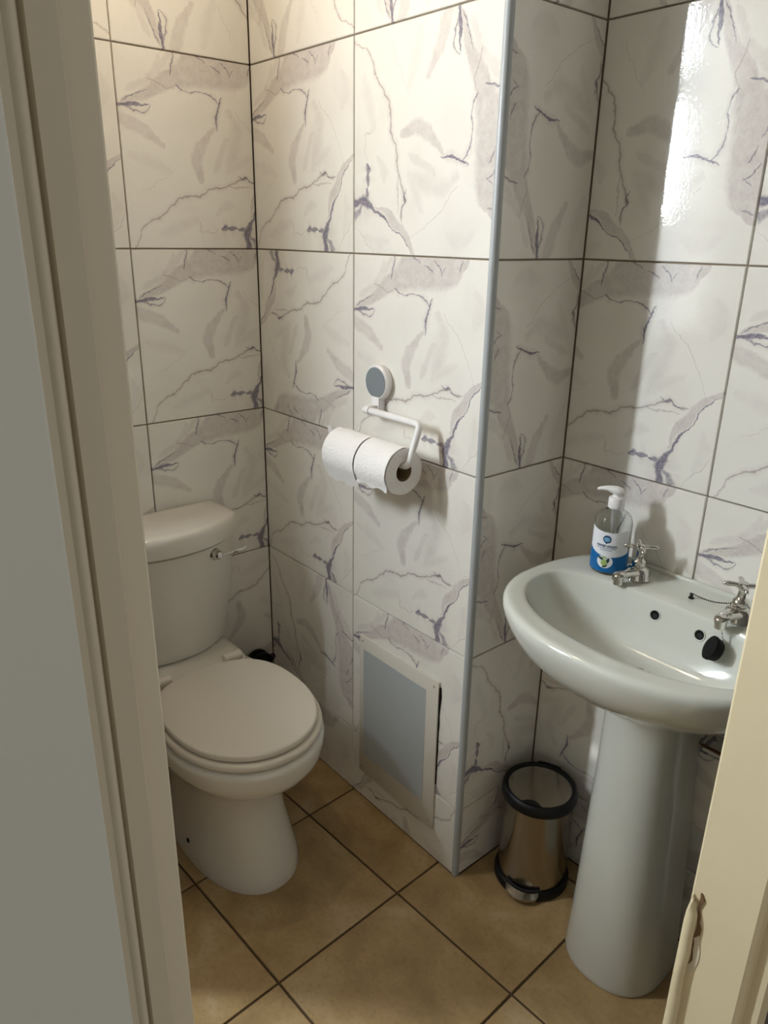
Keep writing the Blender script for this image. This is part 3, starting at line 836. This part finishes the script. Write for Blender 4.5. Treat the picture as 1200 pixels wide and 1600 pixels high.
# ------------------------------------------------------------------ taps
def tap(x, y, label, turn):
    rt = empty('basin_tap', label, 'tap', (x, y, .8195), 'pillar taps on the basin')
    def ad(name, bm, mat='chrome'): return part(name, bm, mat, rt, 40)
    z = .8200
    bm = bmesh.new(); lathe(bm, [(0, 0), (.0235, 0), (.0245, .002), (.023, .005), (.0215, .016), (.019, .022), (.012, .026), (0, .027)], 32, (x, y, z)); ad('base', bm)
    bm = bmesh.new()
    rings = []
    for d, hw, z0, z1 in ((.0, .017, .006, .023), (.02, .0155, .008, .024), (.038, .0125, .011, .0255), (.054, .0115, .0125, .0255), (.062, .0095, .012, .0225), (.066, .006, .010, .018)):
        r = []
        for k in range(16):
            a = 2 * math.pi * k / 16; c, s = math.cos(a), math.sin(a)
            r.append((x + hw * c - d * math.sin(turn), y - d * math.cos(turn), z + (z0 + z1) / 2 + (z1 - z0) / 2 * s))
        rings.append(r)
    loft(bm, rings); sp = ad('spout', bm)
    nx, ny = x - .055 * math.sin(turn), y - .055 * math.cos(turn)
    bm = bmesh.new(); lathe(bm, [(.0, .014), (.0095, .014), (.0098, .0), (.0095, -.003), (.007, -.003), (.007, .002), (0, .002)], 20, (nx, ny, z + .004)); sub('nozzle', bm, 'chrome', sp)
    bm = bmesh.new(); lathe(bm, [(0, .024), (.0125, .024), (.0135, .027), (.0135, .034), (.0125, .037), (.0085, .040), (.007, .046), (.0062, .056), (.0075, .059), (.0062, .062), (0, .062)], 8, (x, y, z)); ad('valve_stem', bm)
    bm = bmesh.new(); lathe(bm, [(0, .057), (.0085, .058), (.0100, .063), (.0085, .069), (.004, .0715), (0, .072)], 20, (x, y, z)); hd = ad('handle_hub', bm)
    for k in range(4):
        a = turn + .55 + k * math.pi / 2
        bm = bmesh.new()
        tube(bm, [(x + d * math.cos(a), y + d * math.sin(a), z + .064 + h) for d, h in ((.006, 0), (.014, .0012), (.024, .0012), (.030, .0005), (.0325, 0))], [.0045, .0042, .0048, .0038, .0012], 10)
        sub('handle_arm', bm, 'chrome', hd)
    return rt
tap(1.034, .190, 'chrome cross-head tap beside the soap bottle', .12)
tap(1.236, .178, 'chrome cross-head tap with the plug chain wound on it', .05)

# plug and chain
plug = empty('basin_plug', 'black rubber basin plug hanging on a bead chain from the tap', 'plug', (1.20, .13, .78))
def chain(pts, name, step=.0042, r=.0016):
    P = [Vector(p) for p in pts]; bm = bmesh.new(); acc = 0.0
    mk = []
    for a, b in zip(P, P[1:]):
        L = (b - a).length; t = acc
        while t < L: mk.append(a + (b - a) * (t / L)); t += step
        acc = t - L
    for c in mk: bmesh.ops.create_icosphere(bm, subdivisions=1, radius=r, matrix=Matrix.Translation(c))
    tube(bm, P, .0005, 6)
    o = part(name, bm, 'hole' if name == 'chain' else 'chrome', plug, 60); return o
stay = bmesh.new(); lathe(stay, [(0, 0), (.005, 0), (.005, .002), (.0028, .003), (.0028, .007), (.004, .009), (0, .010)], 14, (1.144, .192, .8195))
part('chain_stay', stay, 'hole', plug)
sag = [(1.144 + (1.222 - 1.144) * t, .192 + (.186 - .192) * t, .829 + (.842 - .829) * t - .006 * math.sin(math.pi * t)) for t in [k / 12 for k in range(13)]]
chain(sag, 'chain')
wrap = [(1.236 + .0155 * math.cos(a), .178 + .0155 * math.sin(a), .842 + .004 * math.sin(a * 1.5)) for a in [2.6 - k * .35 for k in range(26)]]
chain(wrap, 'chain_coil')
hp, hn = on_bowl(1.236, .782)
pn = Vector((-.70, -.58, .42)).normalized()
pl = hp + hn * .0165 + Vector((0, 0, -.004))
top = pl - pn * .010 + Vector((.002, .002, .019))
chain([(1.224, .164, .840), (1.232, .140, .838), (1.234, .124, .828), top + (Vector((1.234, .124, .828)) - top) * .4, top], 'drop_chain', .0055, .0019)
bm = bmesh.new(); lathe(bm, [(0, -.0085), (.0165, -.0085), (.0185, -.0065), (.0205, .003), (.0215, .0042), (.0215, .0085), (.0190, .0100), (.006, .0102), (0, .0102)], 36, pl, axis_mat(pn))
stp = part('stopper', bm, 'dark', plug)
bm = bmesh.new(); tube(bm, [pl - pn * .0085 + Vector((.0, .0, .010)), pl - pn * .013 + Vector((.001, .001, .015)), top], .0018, 8)
sub('ring', bm, 'chrome', stp)

# ------------------------------------------------------------------ soap bottle
SX, SY, SZ = .9735, .183, .8195
soap = empty('soap_bottle', 'clear pump bottle of hand wash with a blue and white label', 'soap bottle', (SX, SY, SZ))
bm = bmesh.new()
RB = .0355
outp = [(0, 0.0), (.030, 0.0), (.034, .002), (RB, .006), (RB, .098), (.0348, .106), (.032, .113), (.0265, .1195), (.0195, .1235), (.0138, .1255), (.0125, .128), (.0125, .136)]
inn = [(.0113, .136), (.0113, .128), (.0128, .1242), (.0187, .1222), (.0256, .118), (.0308, .112), (.0335, .1055), (.0342, .098), (.0342, .0065), (.033, .0035), (0, .0025)]
lathe(bm, outp + inn, 56, (SX, SY, SZ)); part('bottle', bm, 'clear', soap, 50)
# flat art wrapped round the bottle, facing the camera
FACE = math.atan2(CAM_LOC.y - SY, CAM_LOC.x - SX) - .22
def wrap_bm(bm, off):
    for v in bm.verts:
        a = FACE + v.co.x / RB; r = RB + off
        v.co = Vector((SX + r * math.cos(a), SY + r * math.sin(a), SZ + v.co.y))
def grid(bm, x0, x1, ylo, yhi, nx=40, ny=6):
    V = [[bm.verts.new((x0 + (x1 - x0) * i / nx, ylo(x0 + (x1 - x0) * i / nx) * (1 - j / ny) + yhi(x0 + (x1 - x0) * i / nx) * j / ny, 0)) for i in range(nx + 1)] for j in range(ny + 1)]
    for j in range(ny):
        for i in range(nx): bm.faces.new((V[j][i], V[j][i + 1], V[j + 1][i + 1], V[j + 1][i]))
def disc(bm, cx, cy, rx, ry, n=32, rings=3):
    c = bm.verts.new((cx, cy, 0)); prev = None
    for k in range(1, rings + 1):
        cur = [bm.verts.new((cx + rx * k / rings * math.cos(2 * math.pi * i / n), cy + ry * k / rings * math.sin(2 * math.pi * i / n), 0)) for i in range(n)]
        for i in range(n):
            j = (i + 1) % n
            bm.faces.new((c, cur[i], cur[j]) if prev is None else (prev[i], cur[i], cur[j], prev[j]))
        prev = cur
def art(name, mat, off, build, par=None):
    bm = bmesh.new(); build(bm); wrap_bm(bm, off)
    return sub(name, bm, mat, par, 60) if par else part(name, bm, mat, soap, 60)
HW = RB * 1.25
top_edge = lambda x: .094 - .006 * math.cos(x / HW * math.pi / 2 * 1.0)
lab = art('label', 'label', .00035, lambda b: grid(b, -HW, HW, lambda x: .008, top_edge))
art('blue_band', 'blue', .0006, lambda b: grid(b, -RB * 1.5, RB * 1.5, lambda x: .0065, lambda x: .039 + .010 * (x / HW) ** 2 - .004 * x / HW, 56), lab)
art('logo', 'navy', .0008, lambda b: disc(b, 0, .0745, .0078, .0078), lab)
art('logo_centre', 'ltblue', .0010, lambda b: disc(b, 0, .0742, .0058, .0046), lab)
def tail(b):
    f = [b.verts.new(p) for p in ((-.003, .0685, 0), (.002, .0685, 0), (-.001, .0642, 0))]; b.faces.new(f)
art('logo_tail', 'navy', .0008, tail, lab)
art('picture', 'label', .0008, lambda b: disc(b, 0, .0285, .0150, .0135), lab)
def leaf(b, cx, cy, L, wd, ang, n=10):
    V = []
    for k in range(n + 1):
        t = k / n; s = wd * math.sin(math.pi * t); x = -L / 2 + L * t
        V.append([(x, s), (x, -s)])
    ca, sa = math.cos(ang), math.sin(ang)
    tr = lambda p: (cx + p[0] * ca - p[1] * sa, cy + p[0] * sa + p[1] * ca, 0)
    W = [[b.verts.new(tr(p)) for p in q] for q in V]
    for a_, c_ in zip(W, W[1:]): b.faces.new((a_[0], c_[0], c_[1], a_[1]))
art('leaf_picture', 'dgreen', .0010, lambda b: (leaf(b, -.007, .034, .017, .0026, -.35), leaf(b, .0055, .031, .014, .003, 1.25), leaf(b, .001, .0195, .012, .0026, .5)), lab)
art('fruit_picture', 'green', .0012, lambda b: (disc(b, -.001, .0265, .0058, .0066), leaf(b, -.001, .0375, .013, .002, -.25)), lab)
def text_bm(body, size, cx, cy, bold):
    cu = bpy.data.curves.new('letters', 'FONT'); cu.body = body; cu.size = size; cu.align_x = 'CENTER'; cu.align_y = 'CENTER'
    cu.resolution_u = 3
    if bold: cu.offset = size * .025
    to = bpy.data.objects.new('letters', cu); COL.objects.link(to)
    bpy.context.view_layer.update()
    me = bpy.data.meshes.new_from_object(to.evaluated_get(bpy.context.evaluated_depsgraph_get()))
    bpy.data.objects.remove(to); bpy.data.curves.remove(cu)
    bm = bmesh.new(); bm.from_mesh(me); bpy.data.meshes.remove(me)
    bmesh.ops.translate(bm, verts=bm.verts, vec=(cx, cy, 0)); return bm
for name, body, size, cy, mat, bold in (('lettering', 'HAND WASH', .0064, .0602, 'navy', True),):
    bm = text_bm(body, size, 0, cy, bold); wrap_bm(bm, .0009); sub(name, bm, mat, lab, 0)
# two lines of tiny print, too small to read
for y, x0, x1 in ((.0558, -.0185, .0185), (.0520, -.0115, .0115)):
    bm = bmesh.new(); x = x0; rnd = random.Random(int(y * 1e5))
    while x < x1:
        l = rnd.uniform(.0007, .0013); grid(bm, x, min(x + l, x1), lambda q: y - .0006, lambda q, hh=rnd.choice((.0004, .0007)): y + hh, 1, 1); x += l + .0005
    wrap_bm(bm, .0009); sub('small_print', bm, 'navy', lab, 0)
# pump
bm = bmesh.new(); lathe(bm, [(0, .129), (.0148, .129), (.0152, .131), (.0148, .147), (.0138, .149), (.0085, .151), (.0075, .156), (0, .156)], 32, (SX, SY, SZ)); part('collar', bm, 'white', soap)
bm = bmesh.new()
dirv = Vector((-.86, -.46, 0)).normalized(); side = Vector((-dirv.y, dirv.x, 0))
rings = []
for d, hw, z0, z1 in ((-.0125, .005, .157, .163), (-.010, .0095, .1545, .167), (.0, .0115, .1535, .1705), (.010, .0095, .156, .1705), (.020, .0065, .160, .1695), (.032, .0045, .1595, .1665), (.0375, .0032, .158, .1635)):
    r = []
    for k in range(16):
        a = 2 * math.pi * k / 16
        r.append(Vector((SX, SY, SZ + (z0 + z1) / 2 + (z1 - z0) / 2 * math.sin(a))) + dirv * d + side * hw * math.cos(a))
    rings.append(r)
loft(bm, rings); part('pump_head', bm, 'white', soap, 60)
bm = bmesh.new(); lathe(bm, [(0, .080), (.0045, .080), (.0052, .083), (.0052, .093), (.0072, .096), (.0072, .1285), (0, .1285)], 20, (SX, SY, SZ)); part('pump_barrel', bm, 'white', soap)
bm = bmesh.new(); tube(bm, [(SX, SY, SZ + .082), (SX, SY, SZ + .045), (SX + .006, SY, SZ + .008)], .0025, 10); part('dip_tube', bm, 'white', soap)

# ------------------------------------------------------------------ pedal bin
PX, PY = .894, .150
binr = empty('pedal_bin', 'small polished steel pedal bin with black rim in the alcove', 'bin', (PX, PY, 0))
bm = bmesh.new(); lathe(bm, [(0, .012), (.079, .012), (.0795, .016), (.0795, .236), (.0805, .238), (.0805, .241), (0, .241)], 64, (PX, PY, 0)); part('body', bm, 'steel', binr)
bm = bmesh.new(); lathe(bm, [(0, 0), (.0845, 0), (.087, .003), (.087, .018), (.0845, .022), (.0798, .024), (.0798, .012), (0, .012)], 64, (PX, PY, 0)); part('foot_ring', bm, 'black', binr)
bm = bmesh.new(); lathe(bm, [(.0700, .256), (.0735, .2605), (.079, .261), (.0835, .257), (.0855, .250), (.0855, .240), (.084, .236), (.0812, .236), (.0812, .243), (.0700, .250), (.0700, .256)], 64, (PX, PY, 0)); rimo = part('rim', bm, 'black', binr)
bm = bmesh.new(); lathe(bm, [(0, .2615), (.03, .2608), (.06, .2588), (.0712, .2565), (.0712, .2545), (0, .2545)], 64, (PX, PY, 0)); part('lid', bm, 'steel', binr)
ba = math.atan2(-.08, .035)
bd = Vector((math.cos(ba), math.sin(ba), 0)); bs = Vector((-bd.y, bd.x, 0)); bc = Vector((PX, PY, 0))
# thumb tab on the rim, rear hinge, pedal
bm = bmesh.new(); rings = []
for t in [k / 8 for k in range(9)]:
    s = -.024 + .048 * t; dep = .013 * math.sin(math.pi * t) + .0005
    rings.append([bc + bd * (.0735 - dep) + bs * s + Vector((0, 0, .2585)), bc + bd * (.0735 - dep) + bs * s + Vector((0, 0, .2625)), bc + bd * .0755 + bs * s + Vector((0, 0, .2632)), bc + bd * .0755 + bs * s + Vector((0, 0, .2585))])
loft(bm, rings); sub('thumb_tab', bm, 'black', rimo)
bm = bmesh.new(); rings = []
for t in [k / 8 for k in range(9)]:
    a = ba + math.pi + (-.32 + .64 * t); d = Vector((math.cos(a), math.sin(a), 0))
    rings.append([bc + d * .078 + Vector((0, 0, .236)), bc + d * .0885 + Vector((0, 0, .236)), bc + d * .0885 + Vector((0, 0, .257)), bc + d * .078 + Vector((0, 0, .263))])
loft(bm, rings); sub('lid_hinge', bm, 'black', rimo)
bm = bmesh.new(); rings = []
for t in [k / 10 for k in range(11)]:
    a = ba + (-.46 + .92 * t); d = Vector((math.cos(a), math.sin(a), 0)); ex = .017 * math.sin(math.pi * t) ** .6
    rings.append([bc + d * .080 + Vector((0, 0, .019)), bc + d * (.087 + ex) + Vector((0, 0, .012)), bc + d * (.0875 + ex) + Vector((0, 0, .018)), bc + d * .082 + Vector((0, 0, .026))])
loft(bm, rings); part('pedal', bm, 'steel', binr)
bm = bmesh.new(); tube(bm, [bc + bd * (.0835 - .0022 * (k - 4) ** 2 * .35) + bs * (-.040 + .010 * k) + Vector((0, 0, .030 - .004 * math.sin(math.pi * k / 8))) for k in range(9)], .0042, 10); part('pedal_guard', bm, 'black', binr)

# ------------------------------------------------------------------ tiled pipe box beside the pedestal
bx0, by0, bz0, bz1 = 1.2070, .196, .354, .532
led = empty('pipe_box', 'marble-tiled pipe box along the wall behind the basin pedestal', 'pipe box', (1.45, .2, bz0))
bm = bmesh.new(); box(bm, bx0 + .008, XR - .001, by0 + .008, YD - .001, bz0 + .001, bz1 - .007, .001, 1); part('board', bm, 'wood', led)
bm = bmesh.new(); box(bm, bx0 + .001, XR - .002, by0 + .001, by0 + .009, bz1 + .0002, bz1 + .0036, .0008, 1); part('edge_strip', bm, 'wood', led)
def led_tile(w_, h_, mw, rot=0):
    me = tile_mesh(0.1, .1 + w_ / .4, .3, .3 + h_ / .4, rot)
    o = link_mesh('tile', me, 'tile'); o.parent = led; o.matrix_parent_inverse = Matrix.Translation(-led.location); o.matrix_basis = mw
for xx, ww in ((bx0, XR - .001 - bx0),):
    led_tile(ww, bz1 - bz0 - .008, Matrix.Translation((xx, by0, bz0)) @ Matrix(((1, 0, 0), (0, 0, -1), (0, 1, 0))).to_4x4())
    led_tile(ww, YD - by0 - .001, Matrix.Translation((xx, by0, bz1)), 90)
